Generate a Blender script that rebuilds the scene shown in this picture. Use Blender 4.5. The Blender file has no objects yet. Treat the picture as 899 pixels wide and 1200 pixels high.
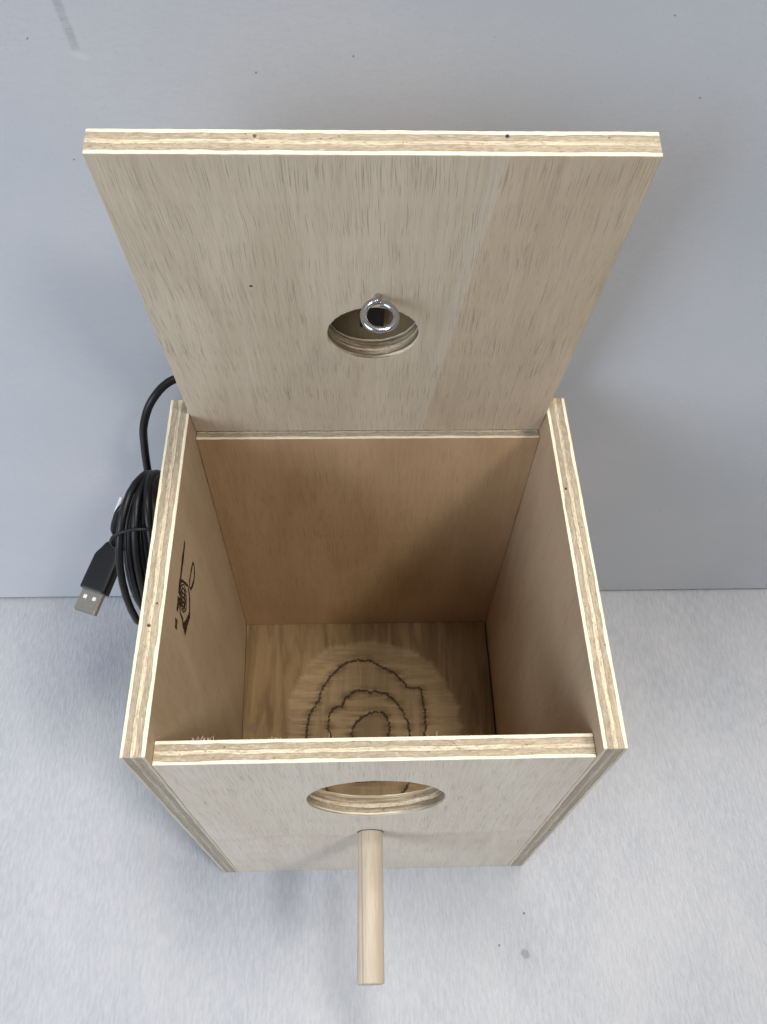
import bpy, bmesh, math, random
from mathutils import Vector, Matrix, noise as mnoise
from mathutils.bvhtree import BVHTree
random.seed(4)
S = 0.001                      # everything below is measured in millimetres
scene = bpy.context.scene
C = scene.collection

# ---------------------------------------------------------------- camera
cam_d = bpy.data.cameras.new('camera'); cam = bpy.data.objects.new('camera', cam_d); C.objects.link(cam)
scene.camera = cam
cam_d.sensor_fit = 'VERTICAL'; cam_d.sensor_height = 36.0; cam_d.lens = 36.0 * 976.39 / 1200.0
cam_d.clip_start = 0.02; cam_d.clip_end = 50
ax, ay, az = (math.radians(v) for v in (32.58, -1.32, -1.45))
cam.matrix_world = Matrix.Translation(Vector((-6.47, -86.42, 523.99)) * S) @ (
    Matrix.Rotation(az, 4, 'Z') @ Matrix.Rotation(ay, 4, 'Y') @ Matrix.Rotation(ax, 4, 'X'))

# ---------------------------------------------------------------- world, lamps, exposure
w = bpy.data.worlds.new('World'); scene.world = w; w.use_nodes = True
w.node_tree.nodes['Background'].inputs[0].default_value = (0.84, 0.90, 1.0, 1)
w.node_tree.nodes['Background'].inputs[1].default_value = 0.29
def area(name, loc, target, size, power, col, spread=180):
    l = bpy.data.lights.new(name, 'AREA'); l.shape = 'RECTANGLE'; l.size, l.size_y = size
    l.energy = power; l.color = col; l.spread = math.radians(spread)
    o = bpy.data.objects.new(name, l); C.objects.link(o)
    o.location = Vector(loc); o.rotation_euler = (Vector(target) - Vector(loc)).to_track_quat('-Z', 'Y').to_euler()
    return o
area('area_lamp', (0.2, 0.20, 1.8), (0, 0.05, 0), (0.7, 0.2), 20, (1.0, 0.96, 0.88))  # ceiling light overhead
area('area_lamp', (-0.95, -0.55, 0.62), (-0.24, 0.18, 0.02), (0.85, 0.85), 2.9, (0.76, 0.86, 1.0), 75)  # light added low at front left to brighten the lower wall
area('area_lamp', (0.75, -0.60, 1.7), (0, -0.02, 0.0), (0.30, 0.30), 1.75, (1.0, 0.965, 0.90), 58)  # ceiling light at front right
sp = bpy.data.lights.new('warm_spot', 'SPOT'); sp.energy = 1.5; sp.color = (1.0, 0.74, 0.56); sp.spot_size = math.radians(17); sp.spot_blend = 0.8; sp.shadow_soft_size = 0.06
spo = bpy.data.objects.new('warm_spot', sp); C.objects.link(spo); spo.location = (0.1, -0.55, 1.35)
spo.rotation_euler = (Vector((-0.01, 0.18, 0.43)) - spo.location).to_track_quat('-Z', 'Y').to_euler()
scene.view_settings.view_transform = 'Standard'; scene.view_settings.look = 'None'
scene.view_settings.exposure = 0.0; scene.view_settings.gamma = 1.0
scene.render.engine = 'CYCLES'

# ---------------------------------------------------------------- dimensions
T = 9.0; W = 180.0; H = 230.3; D = 162.6; ZF = 220.5; ZB = 212.3; HW = W / 2

# ---------------------------------------------------------------- node helpers
class NT:
    def __init__(s, name, rough=0.6, spec=0.3):
        s.m = bpy.data.materials.new(name); s.m.use_nodes = True; s.t = s.m.node_tree
        s.b = s.t.nodes['Principled BSDF']; s.b.inputs['Roughness'].default_value = rough
        s.b.inputs['Specular IOR Level'].default_value = spec
    def n(s, typ, **kw):
        nd = s.t.nodes.new(typ)
        for k, v in kw.items(): setattr(nd, k, v)
        return nd
    def link(s, a, b): s.t.links.new(a, b)
    def put(s, sock, v):
        if hasattr(v, 'is_output'): s.link(v, sock)
        else: sock.default_value = v
    def math(s, op, a, b=0.0, c=None, clamp=False):
        nd = s.n('ShaderNodeMath', operation=op, use_clamp=clamp)
        s.put(nd.inputs[0], a); s.put(nd.inputs[1], b)
        if c is not None: s.put(nd.inputs[2], c)
        return nd.outputs[0]
    def vmul(s, v, k):
        nd = s.n('ShaderNodeVectorMath', operation='MULTIPLY'); s.put(nd.inputs[0], v); nd.inputs[1].default_value = k
        return nd.outputs[0]
    def vadd(s, v, k):
        nd = s.n('ShaderNodeVectorMath', operation='ADD'); s.put(nd.inputs[0], v); s.put(nd.inputs[1], k)
        return nd.outputs[0]
    def noise(s, v, scale=1.0, detail=3.0, rough=0.5, dist=0.0, col=False):
        nd = s.n('ShaderNodeTexNoise'); s.put(nd.inputs['Vector'], v); nd.inputs['Scale'].default_value = scale
        nd.inputs['Detail'].default_value = detail; nd.inputs['Roughness'].default_value = rough
        nd.inputs['Distortion'].default_value = dist
        return nd.outputs['Color' if col else 'Fac']
    def rng(s, v, a, b, c=0.0, d=1.0, smooth=True):
        nd = s.n('ShaderNodeMapRange', interpolation_type='SMOOTHSTEP' if smooth else 'LINEAR')
        s.put(nd.inputs['Value'], v)
        for k, x in zip(('From Min', 'From Max', 'To Min', 'To Max'), (a, b, c, d)): nd.inputs[k].default_value = x
        return nd.outputs[0]
    def mix(s, f, a, b, mode='MIX'):
        nd = s.n('ShaderNodeMix', data_type='RGBA', blend_type=mode)
        s.put(nd.inputs[0], f)
        for i, v in ((6, a), (7, b)):
            if hasattr(v, 'is_output'): s.link(v, nd.inputs[i])
            else: nd.inputs[i].default_value = (*v, 1)
        return nd.outputs[2]
    def ramp(s, v, stops, interp='LINEAR'):
        nd = s.n('ShaderNodeValToRGB'); nd.color_ramp.interpolation = interp
        e = nd.color_ramp.elements
        e[0].position, e[0].color = stops[0][0], (*stops[0][1], 1)
        e[1].position, e[1].color = stops[1][0], (*stops[1][1], 1)
        for p, c in stops[2:]:
            x = e.new(p); x.color = (*c, 1)
        s.put(nd.inputs[0], v); return nd.outputs[0]
    def dist(s, v, p):
        nd = s.n('ShaderNodeVectorMath', operation='DISTANCE'); s.put(nd.inputs[0], v); nd.inputs[1].default_value = p
        return nd.outputs['Value']
    def spots(s, col, vec, spots):
        for p, r, c in spots:
            wob = s.noise(vec, 0.9 / max(r, .4), 2)
            d = s.math('ADD', s.dist(vec, p), s.math('MULTIPLY', s.math('SUBTRACT', wob, 0.5), r * 1.2))
            col = s.mix(s.rng(d, r * 0.5, r, 1, 0), col, c)
        return col
    def sep(s, v):
        nd = s.n('ShaderNodeSeparateXYZ'); s.link(v, nd.inputs[0]); return nd.outputs
    def bump(s, h, strength=0.3, dist=0.0005):
        nd = s.n('ShaderNodeBump'); nd.inputs['Strength'].default_value = strength
        nd.inputs['Distance'].default_value = dist; s.link(h, nd.inputs['Height'])
        s.link(nd.outputs[0], s.b.inputs['Normal'])
    def color(s, c): s.put(s.b.inputs['Base Color'], c if hasattr(c, 'is_output') else (*c, 1))

def plywood(name, light=(0.56, 0.49, 0.37), dark=(0.44, 0.365, 0.265), pores=0.6, seam=None, off=(0, 0, 0), spots=(), rimdark=0.0,
            slant=0.0, stain=None, endgrey=0.0, rim=None):
    """Five ply board. Attribute pc = (across grain mm, along grain mm, depth 0..1)."""
    k = NT(name, 0.62, 0.25)
    at = k.n('ShaderNodeAttribute', attribute_name='pc'); pc = at.outputs['Vector']
    p = k.vadd(pc, off); a, b, c0 = k.sep(pc)
    # ---- face veneer
    broad = k.noise(k.vmul(p, (0.035, 0.010, 0)), 1, 4, 0.55, 0.8)
    mid = k.noise(k.vmul(p, (0.35, 0.02, 0)), 1, 4, 0.6, 0.4)
    face = k.mix(k.rng(broad, 0.3, 0.72), light, dark)
    face = k.mix(k.math('MULTIPLY', k.rng(mid, 0.42, 0.75), 0.14 + 0.36 * pores), face, tuple(v * 0.72 for v in dark))
    if seam:
        a0, slope, tint = seam
        sd = k.math('SUBTRACT', k.math('SUBTRACT', a, a0), k.math('MULTIPLY', b, slope))
        right = k.rng(sd, -0.3, 0.3)
        face = k.mix(right, face, k.mix(1.0, face, tint, 'MULTIPLY'))
        line = k.rng(k.math('ABSOLUTE', k.math('SUBTRACT', sd, -2.5)), 1.0, 3.4, 0.30, 0)
        face = k.mix(line, face, (0.60, 0.545, 0.45))
    wob = k.noise(k.vmul(p, (0.03, 0.02, 0)), 1, 2)
    sl = k.n('ShaderNodeCombineXYZ')
    k.link(k.math('ADD', a, k.math('ADD', k.math('MULTIPLY', wob, 3.5), k.math('MULTIPLY', b, slant))), sl.inputs[0]); k.link(b, sl.inputs[1])
    sv = k.vadd(sl.outputs[0], off)
    po = k.noise(k.vmul(sv, (3.9, 0.055, 0)), 1, 2.5, 0.62)
    gate = k.noise(k.vmul(sv, (0.06, 0.025, 0)), 1, 3)
    thr = k.math('SUBTRACT', po, k.math('MULTIPLY', k.math('SUBTRACT', gate, 0.5), -0.16))
    pore = k.rng(thr, 0.585, 0.70)
    face = k.mix(k.math('MULTIPLY', pore, pores), face, (0.19, 0.13, 0.08))
    fine = k.noise(k.vmul(sv, (1.5, 0.018, 0)), 1, 4, 0.7)
    face = k.mix(k.rng(fine, 0.35, 0.7, 0, 0.08 + 0.2 * pores), face, (0.30, 0.245, 0.175))
    if stain: face = stain(k, p, face)
    # ---- board edge: cream skins and core, brown end grain between
    wv = k.noise(k.vmul(p, (0.08, 0.08, 2.0)), 1, 3)
    cc = k.math('ADD', c0, k.math('MULTIPLY', k.math('SUBTRACT', wv, 0.5), 0.17))
    cream = (0.86, 0.78, 0.59); brn = (0.39, 0.325, 0.245); core = (0.72, 0.63, 0.46); gl = (0.20, 0.14, 0.085)
    edge = k.ramp(cc, [(0.0, cream), (0.145, cream), (0.165, gl), (0.185, brn), (0.385, brn), (0.40, gl), (0.425, core), (0.575, core),
                       (0.60, gl), (0.62, brn), (0.82, brn), (0.84, gl), (0.86, cream), (1.0, cream)])
    e1 = k.noise(k.vmul(p, (0.42, 0.42, 15)), 1, 4, 0.62)
    e2 = k.noise(k.vmul(p, (0.06, 0.06, 30)), 1, 3, 0.6)
    e3 = k.noise(k.vmul(p, (0.022, 0.022, 3.2)), 1, 2)
    e4 = k.noise(k.vmul(p, (0.55, 0.55, 9)), 1, 2)
    band = k.math('MULTIPLY', k.rng(cc, 0.12, 0.17), k.rng(cc, 0.83, 0.88, 1, 0))
    edge = k.mix(k.rng(e3, 0.42, 0.62, 0, 0.45), edge, k.mix(k.math('MULTIPLY', band, 1.0), edge, (0.58, 0.47, 0.32)))
    edge = k.mix(k.math('MULTIPLY', k.rng(e1, 0.50, 0.64, 0, 0.55), band), edge, (0.24, 0.175, 0.11))
    edge = k.mix(k.math('MULTIPLY', k.rng(e1, 0.32, 0.45, 0.45, 0), band), edge, (0.76, 0.67, 0.49))
    edge = k.mix(k.math('MULTIPLY', k.rng(e2, 0.50, 0.66, 0, 0.60), k.math('ADD', k.math('MULTIPLY', band, 0.75), 0.25)), edge, (0.36, 0.27, 0.17))
    edge = k.mix(k.math('MULTIPLY', k.rng(e4, 0.68, 0.74, 0, 0.8), band), edge, (0.10, 0.07, 0.045))
    e5 = k.noise(k.vmul(p, (0.9, 0.9, 2.0)), 1, 3, 0.7)
    edge = k.mix(k.rng(e5, 0.64, 0.70, 0, 0.35), edge, (0.33, 0.25, 0.16))
    e6 = k.noise(k.vmul(p, (0.022, 0.022, 9)), 1, 4, 0.6)
    edge = k.mix(k.math('MULTIPLY', k.rng(e6, 0.50, 0.60, 0, 0.45), k.math('ADD', k.math('MULTIPLY', band, 0.8), 0.2)), edge, (0.40, 0.33, 0.24))
    if rimdark:
        rd = k.rng(k.dist(k.vmul(pc, (1, 1, 0)), (rim[0], rim[1], 0)), rim[2] + 2, rim[2] + 2.5, 1, 0)
        inn = k.noise(k.vmul(p, (0.035, 0.035, 7)), 1, 3)
        edge = k.mix(k.math('MULTIPLY', rd, k.rng(inn, 0.40, 0.62, 0.1 * rimdark, rimdark)), edge, (0.13, 0.085, 0.045))
    if endgrey:  # greyer front ends: end-grain tone plus weaker front light painted in
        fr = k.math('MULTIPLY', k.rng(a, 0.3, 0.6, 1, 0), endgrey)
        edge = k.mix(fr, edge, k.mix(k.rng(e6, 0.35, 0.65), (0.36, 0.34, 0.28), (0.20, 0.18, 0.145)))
    isedge = k.math('MULTIPLY', k.math('GREATER_THAN', c0, 0.012), k.math('LESS_THAN', c0, 0.988))
    # painted furred border where the saw broke the veneer
    col = k.mix(isedge, face, edge)
    if spots: col = k.spots(col, k.vmul(pc, (1, 1, 9)), spots)
    k.color(col)
    hgt = k.mix(isedge, k.math('SUBTRACT', 1.0, k.math('ADD', k.math('MULTIPLY', pore, 0.8), k.math('MULTIPLY', fine, 0.4))),
                k.math('ADD', k.math('MULTIPLY', e1, 2.2), e2))
    k.bump(hgt, 0.55, 0.00035)
    return k.m

def plain(name, col, rough=0.5, metal=0.0, spec=0.5, bump=None):
    k = NT(name, rough, spec); k.b.inputs['Metallic'].default_value = metal; k.color(col)
    tc = k.n('ShaderNodeTexCoord').outputs['Object']
    n1 = k.noise(tc, 900 if bump is None else bump, 3)
    c = k.mix(k.rng(n1, 0.3, 0.7, 0, 0.35), col, tuple(v * 0.7 for v in col)); k.color(c)
    k.bump(n1, 0.12, 0.0002)
    return k.m

# ---------------------------------------------------------------- object helpers
def link(name, me, mat, parent=None, smooth=False):
    o = bpy.data.objects.new(name, me); C.objects.link(o)
    if mat: me.materials.append(mat)
    if parent: o.parent = parent
    if smooth:
        for p in me.polygons: p.use_smooth = True
    return o
def tag(o, label=None, cat=None, kind=None, group=None):
    if label: o['label'] = label
    if cat: o['category'] = cat
    if kind: o['kind'] = kind
    if group: o['group'] = group
    return o
def empty(name, loc=(0, 0, 0)):
    o = bpy.data.objects.new(name, None); C.objects.link(o); o.location = Vector(loc) * S
    o.empty_display_size = 0.02
    return o
def smooth_by_angle(o, ang=35):
    me = o.data
    bm = bmesh.new(); bm.from_mesh(me)
    for f in bm.faces: f.smooth = True
    for e in bm.edges:
        if len(e.link_faces) == 2 and e.calc_face_angle(0) > math.radians(ang): e.smooth = False
    bm.to_mesh(me); bm.free()

def warp(v):
    """the front left corner of the real box leans in a little at its foot"""
    k = max(0, 1 - v.z / H) * min(1, max(0, 1 - v.y / D)) * min(1, max(0, -v.x / HW))
    return Vector((v.x + 4.6 * k, v.y, v.z))

def panel(name, w, h, holes, frame, mat, parent, bevel=0.35, rimnoise=0.0, t=T, do_warp=True, seed=0):
    """board w (a) x h (b) x t (c) with round holes; frame(a, b, c) -> position in mm."""
    bm = bmesh.new(); edges = []
    def loop(pts):
        vs = [bm.verts.new((x, y, 0)) for x, y in pts]
        for i in range(len(vs)): edges.append(bm.edges.new((vs[i], vs[(i + 1) % len(vs)])))
    per = []
    for (x0, y0), (x1, y1) in zip(((0, 0), (w, 0), (w, h), (0, h)), ((w, 0), (w, h), (0, h), (0, 0))):
        n = 70
        for i in range(n): per.append((x0 + (x1 - x0) * i / n, y0 + (y1 - y0) * i / n))
    loop(per)
    for (hx, hy, r) in holes:
        loop([(hx + r * math.cos(2 * math.pi * i / 160), hy + r * math.sin(2 * math.pi * i / 160)) for i in range(160)])
    bmesh.ops.triangle_fill(bm, edges=edges, use_beauty=True)
    # drop triangles inside holes
    kill = [f for f in bm.faces if any((f.calc_center_median().xy - Vector((hx, hy))).length < r * 0.999 and
            all(abs((v.co.xy - Vector((hx, hy))).length - r) < 1e-3 for v in f.verts) for hx, hy, r in holes)]
    bmesh.ops.delete(bm, geom=kill, context='FACES_ONLY')
    r = bmesh.ops.extrude_face_region(bm, geom=bm.faces[:])
    for v in [g for g in r['geom'] if isinstance(g, bmesh.types.BMVert)]: v.co.z = t
    bmesh.ops.recalc_face_normals(bm, faces=bm.faces[:])
    sharp = [e for e in bm.edges if len(e.link_faces) == 2 and e.calc_face_angle(0) > 0.8]
    bmesh.ops.bevel(bm, geom=sharp, offset=bevel, segments=2, affect='EDGES', profile=0.6)
    for v in bm.verts:      # hand-sawn edges: a little waviness and worn arrises
        x, y, z = v.co
        if min(x, w - x) < 0.6 and 1 < y < h - 1: v.co.x += 0.16 * mnoise.noise(Vector((seed + 3, y * 0.35, z * 0.6))) + 0.12 * mnoise.noise(Vector((seed, y * 0.03, 0)))
        if min(y, h - y) < 0.6 and 1 < x < w - 1: v.co.y += 0.16 * mnoise.noise(Vector((x * 0.35, seed + 7, z * 0.6))) + 0.12 * mnoise.noise(Vector((x * 0.03, seed, 0)))
        for (hx, hy, rr) in holes:
            d = v.co.xy - Vector((hx, hy))
            if d.length < rr + 1.5 and rimnoise:
                an = math.atan2(d.y, d.x)
                nn = mnoise.noise(Vector((math.cos(an) * 7 + seed, math.sin(an) * 7, v.co.z * 0.5))) + 0.5 * mnoise.noise(Vector((math.cos(an) * 22, math.sin(an) * 22 + seed, v.co.z * 0.9)))
                v.co.xy += d.normalized() * nn * rimnoise
    bmesh.ops.recalc_face_normals(bm, faces=bm.faces[:])
    me = bpy.data.meshes.new(name)
    pcs = [(v.co.x, v.co.y, v.co.z / t) for v in bm.verts]
    for v in bm.verts:
        q = frame(*v.co)
        if do_warp: q = warp(q)
        v.co = q * S
    bmesh.ops.recalc_face_normals(bm, faces=bm.faces[:])
    bm.to_mesh(me); bm.free()
    at = me.attributes.new('pc', 'FLOAT_VECTOR', 'POINT')
    for i, q in enumerate(pcs): at.data[i].vector = q
    return link(name, me, mat, parent)

def tube(name, pts, r, mat, parent=None, sides=12, closed=False, bm_in=None, rfun=None):
    bm = bm_in or bmesh.new(); n = len(pts); rings = []
    pts = [Vector(p) for p in pts]
    up = None
    for i, p in enumerate(pts):
        if closed: d = pts[(i + 1) % n] - pts[i - 1]
        else: d = pts[min(i + 1, n - 1)] - pts[max(i - 1, 0)]
        d.normalize()
        if up is None: up = d.orthogonal().normalized()
        up = (up - d * up.dot(d)).normalized(); sd = d.cross(up)
        rr = rfun(i / (n - 1)) if rfun else r
        rings.append([bm.verts.new((p + (up * math.cos(2 * math.pi * j / sides) + sd * math.sin(2 * math.pi * j / sides)) * rr) * S) for j in range(sides)])
    m = n if closed else n - 1
    if closed:   # keep the twist small at the seam
        best = min(range(sides), key=lambda s_: (rings[0][s_].co - rings[-1][0].co).length)
        first = rings[0][best:] + rings[0][:best]
    for i in range(m):
        a = rings[i]; b = first if (closed and i == n - 1) else rings[i + 1] if i + 1 < n else rings[0]
        for j in range(sides): bm.faces.new((a[j], a[(j + 1) % sides], b[(j + 1) % sides], b[j]))
    if not closed:
        bm.faces.new(rings[0][::-1]); bm.faces.new(rings[-1])
    if bm_in: return
    bmesh.ops.recalc_face_normals(bm, faces=bm.faces[:])
    me = bpy.data.meshes.new(name); bm.to_mesh(me); bm.free()
    o = link(name, me, mat, parent); smooth_by_angle(o, 50); return o
def spline(ctrl, n=16, closed=False):
    P = [Vector(p) for p in ctrl]; out = []; m = len(P)
    for i in range(m if closed else m - 1):
        if closed: p0, p1, p2, p3 = P[i - 1], P[i], P[(i + 1) % m], P[(i + 2) % m]
        else: p0, p1, p2, p3 = P[max(i - 1, 0)], P[i], P[i + 1], P[min(i + 2, m - 1)]
        for k in range(n):
            t = k / n
            out.append(0.5 * ((2 * p1) + (p2 - p0) * t + (2 * p0 - 5 * p1 + 4 * p2 - p3) * t * t + (3 * p1 - p0 - 3 * p2 + p3) * t ** 3))
    if not closed: out.append(P[-1])
    return out
def finish(name, bm, mat, parent=None, ang=35):
    bmesh.ops.recalc_face_normals(bm, faces=bm.faces[:])
    me = bpy.data.meshes.new(name); bm.to_mesh(me); bm.free()
    o = link(name, me, mat, parent); smooth_by_angle(o, ang); return o

# ================================================================ the table and the wall behind
k = NT('brushed_laminate', 0.42, 0.45)
tc = k.vmul(k.n('ShaderNodeTexCoord').outputs['Object'], (1000, 1000, 1000))
a1 = k.noise(k.vmul(tc, (0.62, 0.13, 1)), 1, 4, 0.6, 0.3)
a2 = k.noise(k.vmul(tc, (1.9, 0.30, 1)), 1, 3, 0.6)
a3 = k.noise(k.vmul(tc, (0.02, 0.012, 1)), 1, 4, 0.5)
col = k.mix(k.rng(a1, 0.33, 0.68), (0.355, 0.365, 0.395), (0.43, 0.435, 0.465))
col = k.mix(k.rng(a2, 0.55, 0.75, 0, 0.45), col, (0.35, 0.355, 0.40))
col = k.mix(k.rng(a3, 0.35, 0.7, 0, 0.30), col, (0.53, 0.52, 0.52))
col = k.spots(col, tc, [((85.7, -46.1, 0), 3.2, (0.27, 0.26, 0.27)), ((87.7, -25.4, 0), 0.9, (0.16, 0.16, 0.18)),
                        ((71.8, -41.5, 0), 0.8, (0.14, 0.14, 0.16)), ((150, 128, 0), 0.9, (0.2, 0.2, 0.22)),
                        ((-140, 60, 0), 1.4, (0.35, 0.37, 0.43))])
k.color(col)
k.bump(k.math('ADD', k.math('MULTIPLY', a1, 1.3), k.math('MULTIPLY', a2, 0.7)), 0.6, 0.0009)
rr = k.rng(a1, 0.3, 0.7, 0.36, 0.5); k.link(rr, k.b.inputs['Roughness'])
bm = bmesh.new(); bmesh.ops.create_grid(bm, x_segments=4, y_segments=4, size=0.5)
for v in bm.verts: v.co.x *= 2.4; v.co.y *= 2.2; v.co.y += 0.05
table = finish('tabletop', bm, k.m); tag(table, kind='structure')

k = NT('painted_board', 0.50, 0.35)
tc = k.vmul(k.n('ShaderNodeTexCoord').outputs['Object'], (1000, 1000, 1000))
b1 = k.noise(k.vmul(tc, (0.30, 1, 1.1)), 1, 4, 0.65)
b2 = k.noise(k.vmul(tc, (0.011, 1, 0.013)), 1, 4, 0.55)
b3 = k.noise(k.vmul(tc, (1.2, 1, 1.4)), 1, 2, 0.6)
col = k.mix(k.rng(b2, 0.3, 0.7), (0.49, 0.52, 0.55), (0.55, 0.555, 0.575))
col = k.mix(k.rng(b1, 0.3, 0.7, 0, 0.5), col, (0.50, 0.50, 0.52))
col = k.mix(k.rng(b3, 0.6, 0.75, 0, 0.25), col, (0.32, 0.32, 0.34))
fleck = [(-37.5, 372.4), (-107.2, 382.6), (-6, 378), (-104.8, 340.6), (93.6, 391.6), (110.6, 365), (176, 107)]
dk = (0.27, 0.27, 0.29)
col = k.spots(col, tc, [((x, 179.5, z), 0.5, dk) for x, z in fleck])
# the long smear near the top left corner, a pale smear lower down
sx, _, sz = k.sep(tc)
def smear(col, x0, z0, x1, z1, wd, c, amt):
    L = math.hypot(x1 - x0, z1 - z0); ux, uz = (x1 - x0) / L, (z1 - z0) / L
    dx = k.math('SUBTRACT', sx, x0); dz = k.math('SUBTRACT', sz, z0)
    al = k.math('ADD', k.math('MULTIPLY', dx, ux), k.math('MULTIPLY', dz, uz))
    pr = k.math('ABSOLUTE', k.math('SUBTRACT', k.math('MULTIPLY', dx, uz), k.math('MULTIPLY', dz, ux)))
    m_ = k.math('MULTIPLY', k.rng(pr, wd * 0.3, wd, 1, 0), k.math('MULTIPLY', k.rng(al, -3, 2), k.rng(al, L - 2, L + 3, 1, 0)))
    m_ = k.math('MULTIPLY', m_, k.rng(b1, 0.25, 0.6, 0.3, 1))
    return k.mix(k.math('MULTIPLY', m_, amt), col, c)
col = smear(col, -95.0, 396, -93.2, 380, 2.0, (0.33, 0.33, 0.35), 0.6)
col = smear(col, -94.5, 378, -90.5, 377, 1.8, (0.62, 0.62, 0.64), 0.6)
col = smear(col, -104, 230, -88, 230, 3.0, (0.52, 0.54, 0.60), 0.6)
k.color(col); k.bump(k.math('ADD', b1, b3), 0.10, 0.0003)
bm = bmesh.new(); bmesh.ops.create_cube(bm, size=1)
for v in bm.verts: v.co = Vector((v.co.x * 1.6, 0.1795 + 0.006 + v.co.y * 0.012, 0.002 + (v.co.z + 0.5) * 0.62))
bmesh.ops.bevel(bm, geom=bm.edges[:], offset=0.0006, segments=2, affect='EDGES')
wall = finish('back_wall', bm, k.m)
tag(wall, 'smooth blue grey wall board standing at the back of the table', 'wall')

# ================================================================ the plywood nest box
box = empty('nest_box', (0, D / 2, 0))
tag(box, 'open plywood bird nest box with raised lid, round entrance hole and wooden perch', 'nest box')
box.location = (0, 0, 0)

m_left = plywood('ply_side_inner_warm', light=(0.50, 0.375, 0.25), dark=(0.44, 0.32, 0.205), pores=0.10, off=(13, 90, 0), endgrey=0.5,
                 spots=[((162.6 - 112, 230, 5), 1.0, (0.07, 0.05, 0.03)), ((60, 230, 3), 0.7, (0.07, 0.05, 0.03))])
# sides: a = along y, b = z, c = outward
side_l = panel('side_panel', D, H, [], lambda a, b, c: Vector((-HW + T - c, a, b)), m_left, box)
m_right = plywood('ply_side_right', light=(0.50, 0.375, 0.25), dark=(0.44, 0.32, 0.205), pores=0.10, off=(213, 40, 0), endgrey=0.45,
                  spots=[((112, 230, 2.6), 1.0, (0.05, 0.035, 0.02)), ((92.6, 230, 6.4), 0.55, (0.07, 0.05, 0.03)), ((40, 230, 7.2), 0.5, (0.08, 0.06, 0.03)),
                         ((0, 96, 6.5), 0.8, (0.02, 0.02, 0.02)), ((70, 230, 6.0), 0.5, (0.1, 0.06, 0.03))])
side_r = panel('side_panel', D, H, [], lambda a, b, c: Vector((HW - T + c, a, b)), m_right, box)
# front: a = x, b = z, c = outward (-y)
def front_stain(k, p, face):
    # a faint wavy wet line across the board left of the perch
    a, b, _ = k.sep(p)
    wv = k.noise(k.vmul(p, (0.02, 0, 0)), 1, 2)
    d = k.math('ABSOLUTE', k.math('SUBTRACT', k.math('ADD', b, k.math('MULTIPLY', wv, 40)), 113 + 300))
    return k.mix(k.rng(d, 1.0, 6, 0.12, 0), face, (0.38, 0.29, 0.22))
m_front = plywood('ply_front', light=(0.67, 0.605, 0.505), dark=(0.62, 0.545, 0.445), pores=0.36, off=(77, 300, 0), slant=0.02,
                  stain=front_stain, rimdark=0.7, rim=(81.5, 164.3, 29.3))
front = panel('front_panel', W - 2 * T - 0.3, ZF, [(81 + 0.5, 164.3, 29.3)],
              lambda a, b, c: Vector((a - HW + T + 0.15, T - c, b)), m_front, box, rimnoise=0.35, seed=3)
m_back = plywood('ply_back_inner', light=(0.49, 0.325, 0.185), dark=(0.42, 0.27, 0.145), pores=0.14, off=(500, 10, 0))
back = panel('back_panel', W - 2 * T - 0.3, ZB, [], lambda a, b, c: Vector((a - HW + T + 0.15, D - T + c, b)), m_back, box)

# floor with a shallow routed hollow: the bit cut through several plies, their glue lines show as ragged rings
def ragged(pts, cen, amp, seed):
    """closed contour as radius(theta) around cen, from traced points plus saw-tooth raggedness"""
    an = sorted((math.atan2(y - cen[1], x - cen[0]), math.hypot(x - cen[0], y - cen[1])) for x, y in pts)
    def f(th):
        for i in range(len(an)):
            a0, r0 = an[i - 1] if i else (an[-1][0] - 2 * math.pi, an[-1][1]); a1, r1 = an[i]
            if a0 <= th <= a1: r = r0 + (r1 - r0) * (th - a0) / (a1 - a0 + 1e-9); break
        else:
            a0, r0 = an[-1]; a1, r1 = an[0][0] + 2 * math.pi, an[0][1]
            r = r0 + (r1 - r0) * (th - a0) / (a1 - a0)
        v = Vector((math.cos(th) * 9 + seed, math.sin(th) * 9, 0))
        return r + amp * (mnoise.noise(v) + 0.8 * mnoise.noise(v * 3.7))
    return f
cen = (0.0, 78.0)
mirror = lambda P: P + [(x * 0.97, 156 - y) for x, y in P if y > 80]
ring_out = ragged(mirror([(-51.5, 78.4), (-47.3, 112), (-36, 128), (-28.3, 135.4), (-5.6, 140.5), (15, 138.5), (30, 134), (38, 130), (50, 113), (57, 100), (58.8, 77)]), cen, 2.0, 2)
ring1 = ragged(mirror([(-39.8, 78.2), (-32.2, 100.2), (-17, 123.2), (-9, 127), (-0.1, 127.3), (10, 122), (21.9, 113.7), (26, 107.8), (34.4, 107), (35.4, 96), (35, 76.9)]), cen, 0.9, 5)
ring2 = ragged(mirror([(-24.3, 77.9), (-24.8, 92), (-21.6, 95.6), (-17, 97), (-8.7, 106.7), (2, 106), (10.6, 105.2), (18, 99), (21.2, 93.7), (25.5, 84), (25.9, 77)]), cen, 0.8, 9)
ring3 = ragged(mirror([(-10.5, 78.8), (-6.6, 87), (-0.6, 90.9), (4, 93.2), (10.3, 92.2), (13.4, 85), (12.6, 78.4)]), cen, 0.9, 14)
N = 300; fx0, fx1, fy0, fy1 = -80.6, 79.9, T + 0.3, D - T - 0.3
verts = []; attr = []
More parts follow.
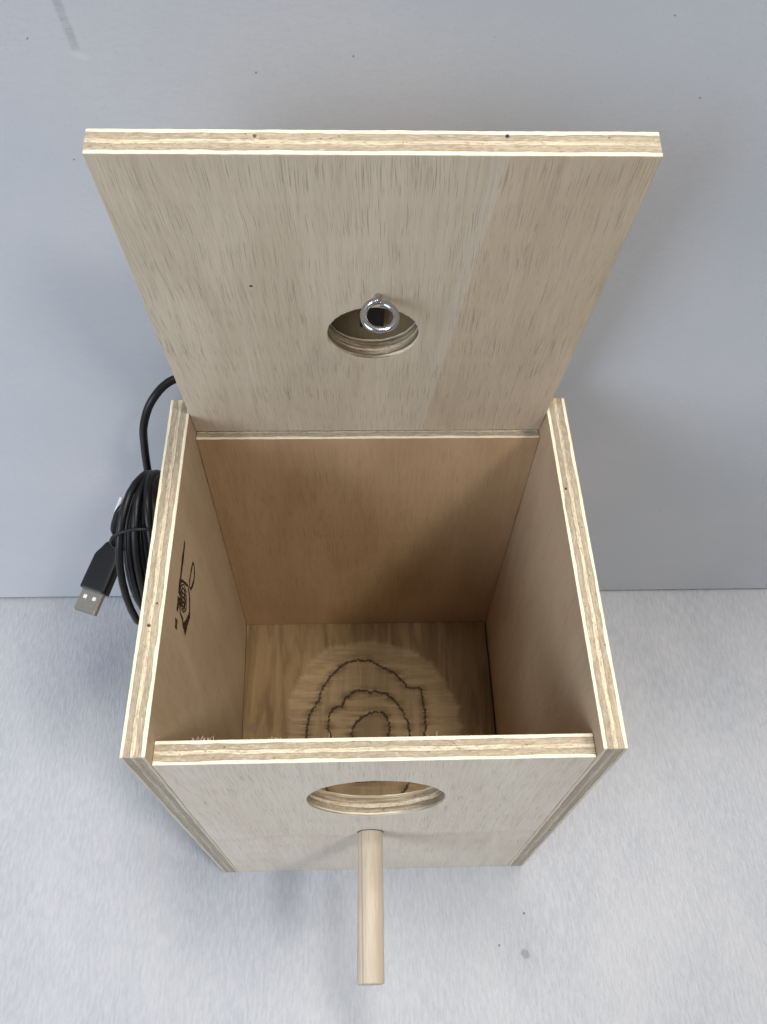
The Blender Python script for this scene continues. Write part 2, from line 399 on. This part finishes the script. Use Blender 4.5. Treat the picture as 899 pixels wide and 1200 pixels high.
for j in range(N + 1):
    for i in range(N + 1):
        x = fx0 + (fx1 - fx0) * i / N; y = fy0 + (fy1 - fy0) * j / N
        dx, dy = x - cen[0], y - cen[1]; r = math.hypot(dx, dy); th = math.atan2(dy, dx)
        R0, R1, R2, R3 = ring_out(th), ring1(th), ring2(th), ring3(th)
        stops = [(0, 5.0), (R3, 4.3), (R2, 3.0), (R1, 1.5), (R0, 0.0)]
        dep = 0.0
        for (ra, da), (rb, db) in zip(stops, stops[1:]):
            if ra <= r <= rb: dep = da + (db - da) * (r - ra) / (rb - ra + 1e-9); break
        ln = min(abs(r - R1), abs(r - R2), abs(r - R3) * 0.9)
        lay = 0 if r > R0 else 1 if r > R1 else 2 if r > R2 else 3 if r > R3 else 4
        verts.append((x, y, T - dep)); attr.append((ln, lay, min(8.0, max(-8.0, R0 - r))))
nv = len(verts); faces = []
for j in range(N):
    for i in range(N):
        q = j * (N + 1) + i; faces.append((q, q + 1, q + N + 2, q + N + 1))
base = [(fx0, fy0, 0.5), (fx1, fy0, 0.5), (fx1, fy1, 0.5), (fx0, fy1, 0.5)]
verts += base; attr += [(9, 0, -8)] * 4
faces.append((nv + 3, nv + 2, nv + 1, nv))
row = [i for i in range(N + 1)]; top = [N * (N + 1) + i for i in range(N + 1)]
lef = [j * (N + 1) for j in range(N + 1)]; rig = [j * (N + 1) + N for j in range(N + 1)]
faces += [tuple([nv] + [nv + 1] + row[::-1]), tuple([nv + 2, nv + 3] + top), tuple([nv + 3, nv] + lef), tuple([nv + 1, nv + 2] + rig[::-1])]
me = bpy.data.meshes.new('floor_panel')
me.from_pydata([warp(Vector(v)) * S for v in verts], [], faces); me.update()
at = me.attributes.new('ring', 'FLOAT_VECTOR', 'POINT')
for i, q in enumerate(attr): at.data[i].vector = q
k = NT('routed_floor_ply', 0.65, 0.2)
tc = k.vmul(k.n('ShaderNodeTexCoord').outputs['Object'], (1000, 1000, 1000))
ring = k.n('ShaderNodeAttribute', attribute_name='ring').outputs['Vector']; ln, lay, outer = k.sep(ring)
g1 = k.noise(k.vmul(tc, (0.16, 0.018, 0)), 1, 4, 0.6, 0.6); g2 = k.noise(k.vmul(tc, (1.1, 0.07, 0)), 1, 3, 0.6)
g3 = k.noise(k.vmul(tc, (0.03, 0.22, 0)), 1, 4, 0.6, 1.0)
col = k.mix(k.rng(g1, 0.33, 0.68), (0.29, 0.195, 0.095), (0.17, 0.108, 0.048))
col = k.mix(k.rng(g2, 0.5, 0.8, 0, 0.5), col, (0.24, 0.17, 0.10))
innerc = k.mix(k.rng(g3, 0.35, 0.65), (0.42, 0.305, 0.175), (0.30, 0.21, 0.115))
sepl = k.math('MODULO', lay, 2.0)
innerc = k.mix(k.math('MULTIPLY', k.rng(sepl, 0.3, 0.7, 1, 0), 0.7), innerc, k.mix(k.rng(g1, 0.35, 0.65), (0.36, 0.265, 0.155), (0.26, 0.185, 0.10)))
col = k.mix(k.rng(k.math('ADD', outer, k.math('MULTIPLY', k.math('SUBTRACT', g2, 0.5), 2.5)), -1.0, 3.0, 0, 0.8), col, innerc)
rag = k.noise(tc, 0.55, 3)
lw = k.rng(rag, 0.3, 0.7, 0.35, 1.15)
linem = k.rng(k.math('SUBTRACT', ln, lw), -0.35, 0.35, 1, 0)
col = k.mix(k.math('MULTIPLY', k.rng(ln, 0.5, 6, 0.75, 0), k.rng(g3, 0.35, 0.65)), col, (0.13, 0.08, 0.04))
col = k.mix(k.math('MULTIPLY', k.rng(lay, 3.4, 3.8), 0.45), col, (0.17, 0.11, 0.06))
col = k.mix(k.math('MULTIPLY', linem, k.rng(rag, 0.25, 0.45, 0.55, 0.92)), col, (0.045, 0.028, 0.016))
col = k.spots(col, tc, [((-73, 83, 9), 4.0, (0.22, 0.15, 0.09))])
k.color(col); k.bump(k.math('ADD', g2, k.math('MULTIPLY', linem, -1.0)), 0.4, 0.0004)
floor = link('floor_panel', me, k.m, box)

# perch dowel, let into the front panel
k = NT('perch_dowel_wood', 0.5, 0.35)
tc = k.vmul(k.n('ShaderNodeTexCoord').outputs['Object'], (1000, 1000, 1000))
p1 = k.noise(k.vmul(tc, (0.9, 0.05, 0.9)), 1, 4, 0.6, 0.3); p2 = k.noise(k.vmul(tc, (3.5, 0.35, 3.5)), 1, 3, 0.6); p3 = k.noise(k.vmul(tc, (0.2, 0.06, 0.2)), 1, 2)
col = k.mix(k.rng(p1, 0.35, 0.65), (0.50, 0.43, 0.335), (0.44, 0.37, 0.28))
col = k.mix(k.rng(p2, 0.55, 0.75, 0, 0.35), col, (0.36, 0.28, 0.19))
col = k.mix(k.rng(p3, 0.55, 0.7, 0, 0.35), col, (0.58, 0.43, 0.33))
sx, sy, sz = k.sep(tc)
col = k.mix(k.rng(k.math('ABSOLUTE', k.math('SUBTRACT', sx, -5.2)), 0.15, 0.5, 0.6, 0), col, (0.30, 0.18, 0.13))
k.color(col); k.bump(p2, 0.3, 0.0003)
bm = bmesh.new(); rings = []
prof = [(T * 0.6, 5.85), (0, 5.9), (-20, 6.0), (-45, 6.05), (-63.3, 6.1), (-63.9, 5.95), (-64.3, 5.4)]
for y, r in prof:
    cx = -0.9 - 0.9 * (-y / 64.3)
    rings.append([bm.verts.new(Vector((cx + r * math.cos(2 * math.pi * j / 48), y, 101.3 + r * math.sin(2 * math.pi * j / 48))) * S) for j in range(48)])
for a, b in zip(rings, rings[1:]):
    for j in range(48): bm.faces.new((a[j], a[(j + 1) % 48], b[(j + 1) % 48], b[j]))
bm.faces.new(rings[0]); bm.faces.new(rings[-1][::-1])
finish('perch', bm, k.m, box)
# dark ring where the dowel enters its drilled hole
k2 = plain('dowel_joint_dark', (0.08, 0.06, 0.05), 0.8)
bm = bmesh.new(); tube('', [Vector((-0.9 + 6.05 * math.cos(t_), -0.05, 101.3 + 6.05 * math.sin(t_))) for t_ in [2 * math.pi * i / 48 for i in range(48)]], 0.32, None, bm_in=bm, closed=True, sides=6)
finish('perch_hole_rim', bm, k2, box)

# ---- the raised lid
LA = math.radians(-11.87); LB = Vector((0, 157.08, 214.06)); LL = 171.96
lu = Vector((0, math.sin(LA), math.cos(LA))); lnv = Vector((0, math.cos(LA), -math.sin(LA)))
def lidp(x, u, n): return LB + Vector((x, 0, 0)) + lu * u + lnv * n
m_lid = plywood('ply_lid', light=(0.66, 0.56, 0.425), dark=(0.59, 0.49, 0.36), pores=0.48, off=(40, 700, 0), slant=0.03,
                seam=(81 + 24.5, 0.0755, (0.93, 0.88, 0.83)), rimdark=0.9, rim=(81.4, 81.7, 17.3),
                spots=[((118, 172, 7.0), 0.9, (0.03, 0.02, 0.015)), ((47, 172, 6.6), 0.8, (0.12, 0.09, 0.05)), ((39, 112, 0), 0.7, (0.05, 0.04, 0.03)),
                       ((147, 172, 6.6), 0.4, (0.08, 0.06, 0.04))])
lid = panel('lid', W - 2 * T - 0.4, LL, [(81.4, 81.7, 17.3)], lambda a, b, c: lidp(a - HW + T + 0.2, b, c), m_lid, box,
            rimnoise=0.25, do_warp=False, seed=8)
# wooden block screwed on the back of the lid, closing the hole
m_block = plywood('ply_camera_block', light=(0.25, 0.18, 0.10), dark=(0.17, 0.12, 0.065), pores=0.5, off=(900, 20, 0))
panel('backing_block', 60, 62, [], lambda a, b, c: lidp(a - 29.5, b + 46, T + 0.15 + c), m_block, lid, do_warp=False)

# screw eye
metal = plain('zinc_plated_steel', (0.50, 0.52, 0.54), 0.18, 1.0, 0.5, bump=500)
eye_c = lidp(2.4, 106.8, -8.9)
pts = [lidp(2.0, 106.7, 3), lidp(2.0, 106.7, -0.6), lidp(1.9, 106.9, -2.4)]
ring_r = 5.7
th0 = math.radians(98)
for i in range(0, 61):
    th = th0 + math.radians(350) * i / 60
    lift = 1.3 * (1 - i / 60) ** 3 - 0.5 * (i / 60) ** 3
    pts.append(eye_c + Vector((ring_r * math.cos(th), 0, 0)) + lnv * (ring_r * math.sin(th)) + lu * lift)
path = pts[:3] + pts[3:]
eye = tube('screw_eye', spline(path, 3), 1.22, metal, lid, sides=16)

# hinge screws through both side panels
def screw(x, y, z, sgn):
    bm = bmesh.new(); rings = []
    for d, r in ((0, 3.1), (0.5, 3.2), (1.4, 2.6), (2.0, 1.5), (2.15, 0.0)):
        if r == 0: tip = bm.verts.new(Vector((x + sgn * d, y, z)) * S); continue
        rings.append([bm.verts.new(Vector((x + sgn * d, y + r * math.cos(2 * math.pi * j / 24), z + r * math.sin(2 * math.pi * j / 24))) * S) for j in range(24)])
    for a, b in zip(rings, rings[1:]):
        for j in range(24): bm.faces.new((a[j], a[(j + 1) % 24], b[(j + 1) % 24], b[j]))
    for j in range(24): bm.faces.new((rings[-1][j], rings[-1][(j + 1) % 24], tip))
    finish('hinge_screw', bm, metal, box)
screw(HW, 156.5, 219, 1); screw(-HW, 156.5, 219, -1)

# burnt mark on the inner face of the left side panel (strokes given as y, z in mm)
k = NT('scorched_wood', 0.8, 0.1)
tc = k.n('ShaderNodeTexCoord').outputs['Object']
k.color(k.mix(k.rng(k.noise(tc, 900, 3), 0.35, 0.7), (0.018, 0.012, 0.008), (0.075, 0.045, 0.025)))
burn = k.m
_b = bmesh.new(); _b.from_mesh(side_l.data); side_tree = BVHTree.FromBMesh(_b); _b.free()
def on_side(y, z, e):
    hit = side_tree.ray_cast(Vector((0, y, z)) * S, Vector((-1, 0, 0)))[0]
    return Vector((hit.x + e * S, y * S, z * S))
bm = bmesh.new()
def stroke(P, w0, w1=None, off=0.06):
    w1 = w0 if w1 is None else w1
    n = len(P); L = []; Rr = []
    for i, p in enumerate(P):
        a = Vector(P[max(i - 1, 0)]); b = Vector(P[min(i + 1, n - 1)]); d = (b - a).normalized()
        w = (w0 + (w1 - w0) * i / (n - 1)) * 0.5 * random.uniform(0.75, 1.25); nn = Vector((-d.y, d.x))
        for lst, s_ in ((L, 1), (Rr, -1)):
            q = Vector(p) + Vector((nn.x * w, nn.y * w * 1.9)) * s_
            lst.append([bm.verts.new(on_side(q.x, q.y, e)) for e in (-0.05, off + 0.05)])
    for i in range(n - 1):
        for k1, k2 in ((0, 1),):
            bm.faces.new((L[i][1], L[i + 1][1], Rr[i + 1][1], Rr[i][1]))
            bm.faces.new((L[i][0], L[i + 1][0], L[i + 1][1], L[i][1])); bm.faces.new((Rr[i][0], Rr[i][1], Rr[i + 1][1], Rr[i + 1][0]))
def dense(P, n=5):
    out = []
    for a, b in zip(P, P[1:]):
        for i in range(n): out.append((a[0] + (b[0] - a[0]) * i / n, a[1] + (b[1] - a[1]) * i / n))
    return out + [P[-1]]
def soft(P, n=5): return [(v.x, v.y) for v in spline([(a, b, 0) for a, b in P], n)]
stroke(dense([(99.7, 210.0), (93.9, 210.1), (86.0, 210.4), (79.9, 210.5), (74.0, 210.4)]), 1.4, 1.5, 0.05)
stroke(dense([(72.6, 210.2), (69.2, 210.0), (66.4, 210.2)]), 1.7, 1.5, 0.06)
stroke(dense([(62.8, 210.1), (58.8, 208.8)]), 2.0, 1.5, 0.05)
B = [(79.9, 210.5), (82.4, 206.3), (85.6, 195.5), (83.0, 190.3), (75.8, 186.8), (70.2, 191.4), (65.2, 194.9)]
stroke(dense(B), 1.1, 1.5, 0.07); stroke(dense([(75.8, 186.8), (70.0, 190.8), (64.6, 194.6)]), 2.0, 3.2, 0.08)
stroke(dense([(65.2, 195.6), (67.8, 199.2), (68.2, 204.5), (72.8, 209.5)]), 1.5, 1.2, 0.09)
stroke(soft([(86.7, 190.0), (87.8, 193.2), (92.8, 192.6), (99.7, 190.6), (99.4, 186.6), (95.1, 184.9), (90.4, 186.8), (86.7, 190.0)]), 0.9, 1.2, 0.07)
for j, (cy, cz, ra, rb) in enumerate(((76.3, 202.0, 5.6, 7.0), (76.0, 202.2, 4.2, 5.0), (75.7, 202.0, 2.8, 3.4), (75.5, 202.0, 1.4, 1.7))):
    P = []
    for i in range(30):
        t_ = 2 * math.pi * i / 29
        rr = 1 + 0.16 * mnoise.noise(Vector((math.cos(t_) * 2.2 + j * 5, math.sin(t_) * 2.2, 0)))
        P.append((cy + ra * rr * math.cos(t_), cz + rb * rr * math.sin(t_)))
    stroke(P, 0.5, 0.5, 0.10 + 0.01 * j)
for i in range(5):
    stroke(dense([(71.5 + i * 2.0, 207.6 - 0.4 * i), (74.0 + i * 1.9, 196.6 + 0.3 * i)], 6), 0.5, 0.4, 0.15)
finish('burnt_mark', bm, burn, side_l)

# saw fuzz along the inner top edge of the front panel
fib = plain('loose_wood_fibre', (0.62, 0.53, 0.37), 0.8)
bm = bmesh.new()
for i in range(60):
    x = random.choice((random.uniform(-68, -60), random.uniform(-45, -28), random.uniform(-80, 78)))
    L = random.uniform(0.3, 0.8) if i > 14 else random.uniform(0.9, 2.0)
    p = Vector((x, T - 0.2, ZF - 0.2)); d = Vector((random.uniform(-0.8, 0.8), random.uniform(0.3, 1.2), random.uniform(0.0, 0.8))).normalized()
    q = p + d * L * 0.5; r = q + (d + Vector((random.uniform(-0.8, 0.8), 0, random.uniform(-0.3, 0.8)))).normalized() * L * 0.6
    tube('', [p, q, r], 0.06, None, sides=5, bm_in=bm)
tag(finish('wood_fibres', bm, fib, front), kind='stuff')

# ================================================================ USB camera: module behind the lid hole, its cable and plug
usb = empty('usb_camera_cable', (-110, 150, 165))
tag(usb, 'black camera cable coiled beside the plywood box with a silver USB plug', 'cable')
usb.location = (0, 0, 0)
blk = plain('black_moulded_plastic', (0.008, 0.009, 0.011), 0.45, 0, 0.35, bump=2500)
blkc = plain('black_cable_jacket', (0.006, 0.006, 0.007), 0.38, 0, 0.35, bump=1500)

# camera housing in the hole
bm = bmesh.new(); bmesh.ops.create_cube(bm, size=1)
for v in bm.verts: v.co = lidp(0.3 + v.co.x * 8.2, 89 + v.co.y * 24, T - 0.95 + v.co.z * 1.9) * S
bmesh.ops.bevel(bm, geom=bm.edges[:], offset=0.0005, segments=2, affect='EDGES')
hous = finish('camera_housing', bm, blk, usb)

R_ = 1.75
# feed from behind the lid over the left rear corner, then down into the coil
lead = [(-60, 176, 232), (-78, 172.5, 236), (-90, 168, 236.5), (-98.5, 161, 231), (-104, 157, 219), (-107, 157, 204), (-109, 156, 188), (-110, 152, 170), (-110, 142, 145), (-108, 130, 128)]
tube('lead_in_cable', spline(lead, 10), 1.9, blkc, usb, sides=14)
# the coil: one long cable wound about a dozen turns, tied near its front edge
ctrl = []
turns = 14; per = 36
for i in range(per // 2, turns * per + per // 2 + 1):
    t_ = i / per; kk = int(t_); ph = 2 * math.pi * (t_ - kk)
    xs = [0, 7, 14, 3.5, 10.5, 17.5, 1.5, 8.5, 15, 5, 12, 18][kk % 12]; rs = [0, -0.4, 0, -3.2, -3.4, -1.5, -6.2, -6.8, -6.0, -9.2, -9.0, -5][kk % 12]
    xn = [0, 7, 14, 3.5, 10.5, 17.5, 1.5, 8.5, 15, 5, 12, 18][(kk + 1) % 12]; rn = [0, -0.4, 0, -3.2, -3.4, -1.5, -6.2, -6.8, -6.0, -9.2, -9.0, -5][(kk + 1) % 12]
    f = t_ - kk; f = max(0, (f - 0.75) * 4)
    xo = xs + (xn - xs) * f; ro = rs + (rn - rs) * f
    wob = mnoise.noise(Vector((math.cos(ph) * 1.3 + kk * 3.1, math.sin(ph) * 1.3, 0))) * 2.2
    pinch = 0.75 + 0.25 * abs(math.sin(ph * 0.5 + 0.2))
    y = 122 - (32 + ro + wob) * math.cos(ph); z = 153 + (61 + ro + wob) * math.sin(ph)
    bmp = max(0, math.cos(ph - math.radians(18))); cx = -103.5 - 10 * bmp
    ctrl.append((cx + xo * (0.25 + 0.95 * bmp), y, z))
tube('coiled_cable', ctrl, R_, blkc, usb, sides=12)
# plug
pe = Vector((-150.0, 109.7, 120.8)); ps = Vector((-137.5, 144.5, 130.5))
ax_ = (pe - ps).normalized(); cvec = (Vector((-6.47, -86.42, 523.99)) - pe).normalized()
nz = (cvec - ax_ * cvec.dot(ax_)).normalized()
sdv = ax_.cross(nz).normalized()
nz = (nz * math.cos(math.radians(24)) + sdv * math.sin(math.radians(24)) ).normalized(); sdv = ax_.cross(nz).normalized()
def pl(a, s_, n_): return ps + ax_ * a + sdv * s_ + nz * n_
def loft(name, secs, mat, parent, p=5.0, n=40):
    bm = bmesh.new(); rings = []
    for a, hw, hh in secs:
        ring = []
        for j in range(n):
            t_ = 2 * math.pi * j / n; c_, s_ = math.cos(t_), math.sin(t_)
            ring.append(bm.verts.new(pl(a, hw * abs(c_) ** (2 / p) * (1 if c_ >= 0 else -1), hh * abs(s_) ** (2 / p) * (1 if s_ >= 0 else -1)) * S))
        rings.append(ring)
    for a, b in zip(rings, rings[1:]):
        for j in range(n): bm.faces.new((a[j], a[(j + 1) % n], b[(j + 1) % n], b[j]))
    bm.faces.new(rings[0]); bm.faces.new(rings[-1][::-1])
    return finish(name, bm, mat, parent, 40)
LN = (pe - ps).length
body = loft('plug_body', [(-1, 3.4, 2.8), (0, 4.2, 3.4), (3.0, 5.2, 3.9), (6.5, 6.9, 4.2), (8, 7.2, 4.3), (LN - 13.2, 7.5, 4.3), (LN - 12.2, 7.4, 4.25), (LN - 11.8, 7.0, 4.0)], blk, usb, 6)
# ribbed strain relief
secs = []
for i in range(5):
    a = -8 + i * 1.7; secs += [(a, 2.3, 2.2), (a + 0.15, 3.3 + i * 0.1, 2.9), (a + 1.0, 3.3 + i * 0.1, 2.9), (a + 1.15, 2.3, 2.2)]
loft('strain_relief', secs, blk, body, 2.4, 24)
# metal shell: open tube with two windows sunk as dark and pale marks
shell_m = plain('nickel_shell', (0.46, 0.42, 0.37), 0.36, 1.0, 0.5, bump=800)
bm = bmesh.new()
hw, hh, a0, a1, th = 6.0, 2.25, LN - 12, LN, 0.35
def quad_loop(a, w_, h_): return [bm.verts.new(pl(a, sx_ * w_, sy_ * h_) * S) for sx_, sy_ in ((-1, -1), (1, -1), (1, 1), (-1, 1))]
o0, o1, i1, i0 = quad_loop(a0, hw, hh), quad_loop(a1, hw, hh), quad_loop(a1, hw - th, hh - th), quad_loop(a0 + 0.5, hw - th, hh - th)
for a, b in ((o0, o1), (o1, i1), (i1, i0)):
    for j in range(4): bm.faces.new((a[j], a[(j + 1) % 4], b[(j + 1) % 4], b[j]))
bm.faces.new(i0); bm.faces.new(o0)
bmesh.ops.recalc_face_normals(bm, faces=bm.faces[:])
long_e = [e for e in bm.edges if all(v in o0 + o1 for v in e.verts) and ((e.verts[0] in o0) != (e.verts[1] in o0))]
bmesh.ops.bevel(bm, geom=long_e, offset=0.0006, segments=3, affect='EDGES')
shell = finish('connector_shell', bm, shell_m, body)
white = plain('white_connector_insert', (0.75, 0.74, 0.72), 0.5)
for s_ in (-2.6, 2.6):
    bm = bmesh.new(); bmesh.ops.create_cube(bm, size=1)
    for v in bm.verts: v.co = pl(LN - 7.8 + v.co.x * 1.9, s_ + v.co.y * 1.9, hh + 0.02 + v.co.z * 0.12) * S
    bmesh.ops.bevel(bm, geom=bm.edges[:], offset=0.00004, segments=1, affect='EDGES')
    finish('shell_window', bm, white, shell)
bm = bmesh.new(); bmesh.ops.create_cube(bm, size=1)
for v in bm.verts: v.co = pl(LN - 5.5 + v.co.x * 10, v.co.y * 10.9, -0.9 + v.co.z * 1.6) * S
finish('contact_tongue', bm, blk, shell)
# short tail from the coil to the plug
tail = [tuple(pl(-7, 0, 0)), (-134, 145.4, 145), (-131.5, 146.5, 153), (-127, 149, 161), (-119, 151, 164), (-111, 149, 158), (-104, 140, 140)]
tube('plug_cable', spline(tail, 12), 1.9, blkc, usb, sides=14)
# twist tie
tie = []
for i in range(40):
    t_ = 2 * math.pi * i / 40
    tie.append((-104 + 11.5 * math.cos(t_), 106 + 1.5 * math.cos(t_), 201 + 9 * math.sin(t_)))
tube('cable_tie', tie, 0.75, blk, usb, sides=8, closed=True)
tube('cable_tie', spline([(-130.5, 148.5, 158), (-129, 151, 160), (-127, 154.5, 163)], 8), 1.2, white, usb, sides=8)

# put the origin of each empty at the base of its thing without moving the parts
for e, p in ((box, (0, D / 2, 0)), (usb, (-112, 122, 95))):
    for ch in [c_ for c_ in bpy.data.objects if c_.parent == e]:
        ch.matrix_parent_inverse = Matrix.Translation(-Vector(p) * S)
    e.location = Vector(p) * S
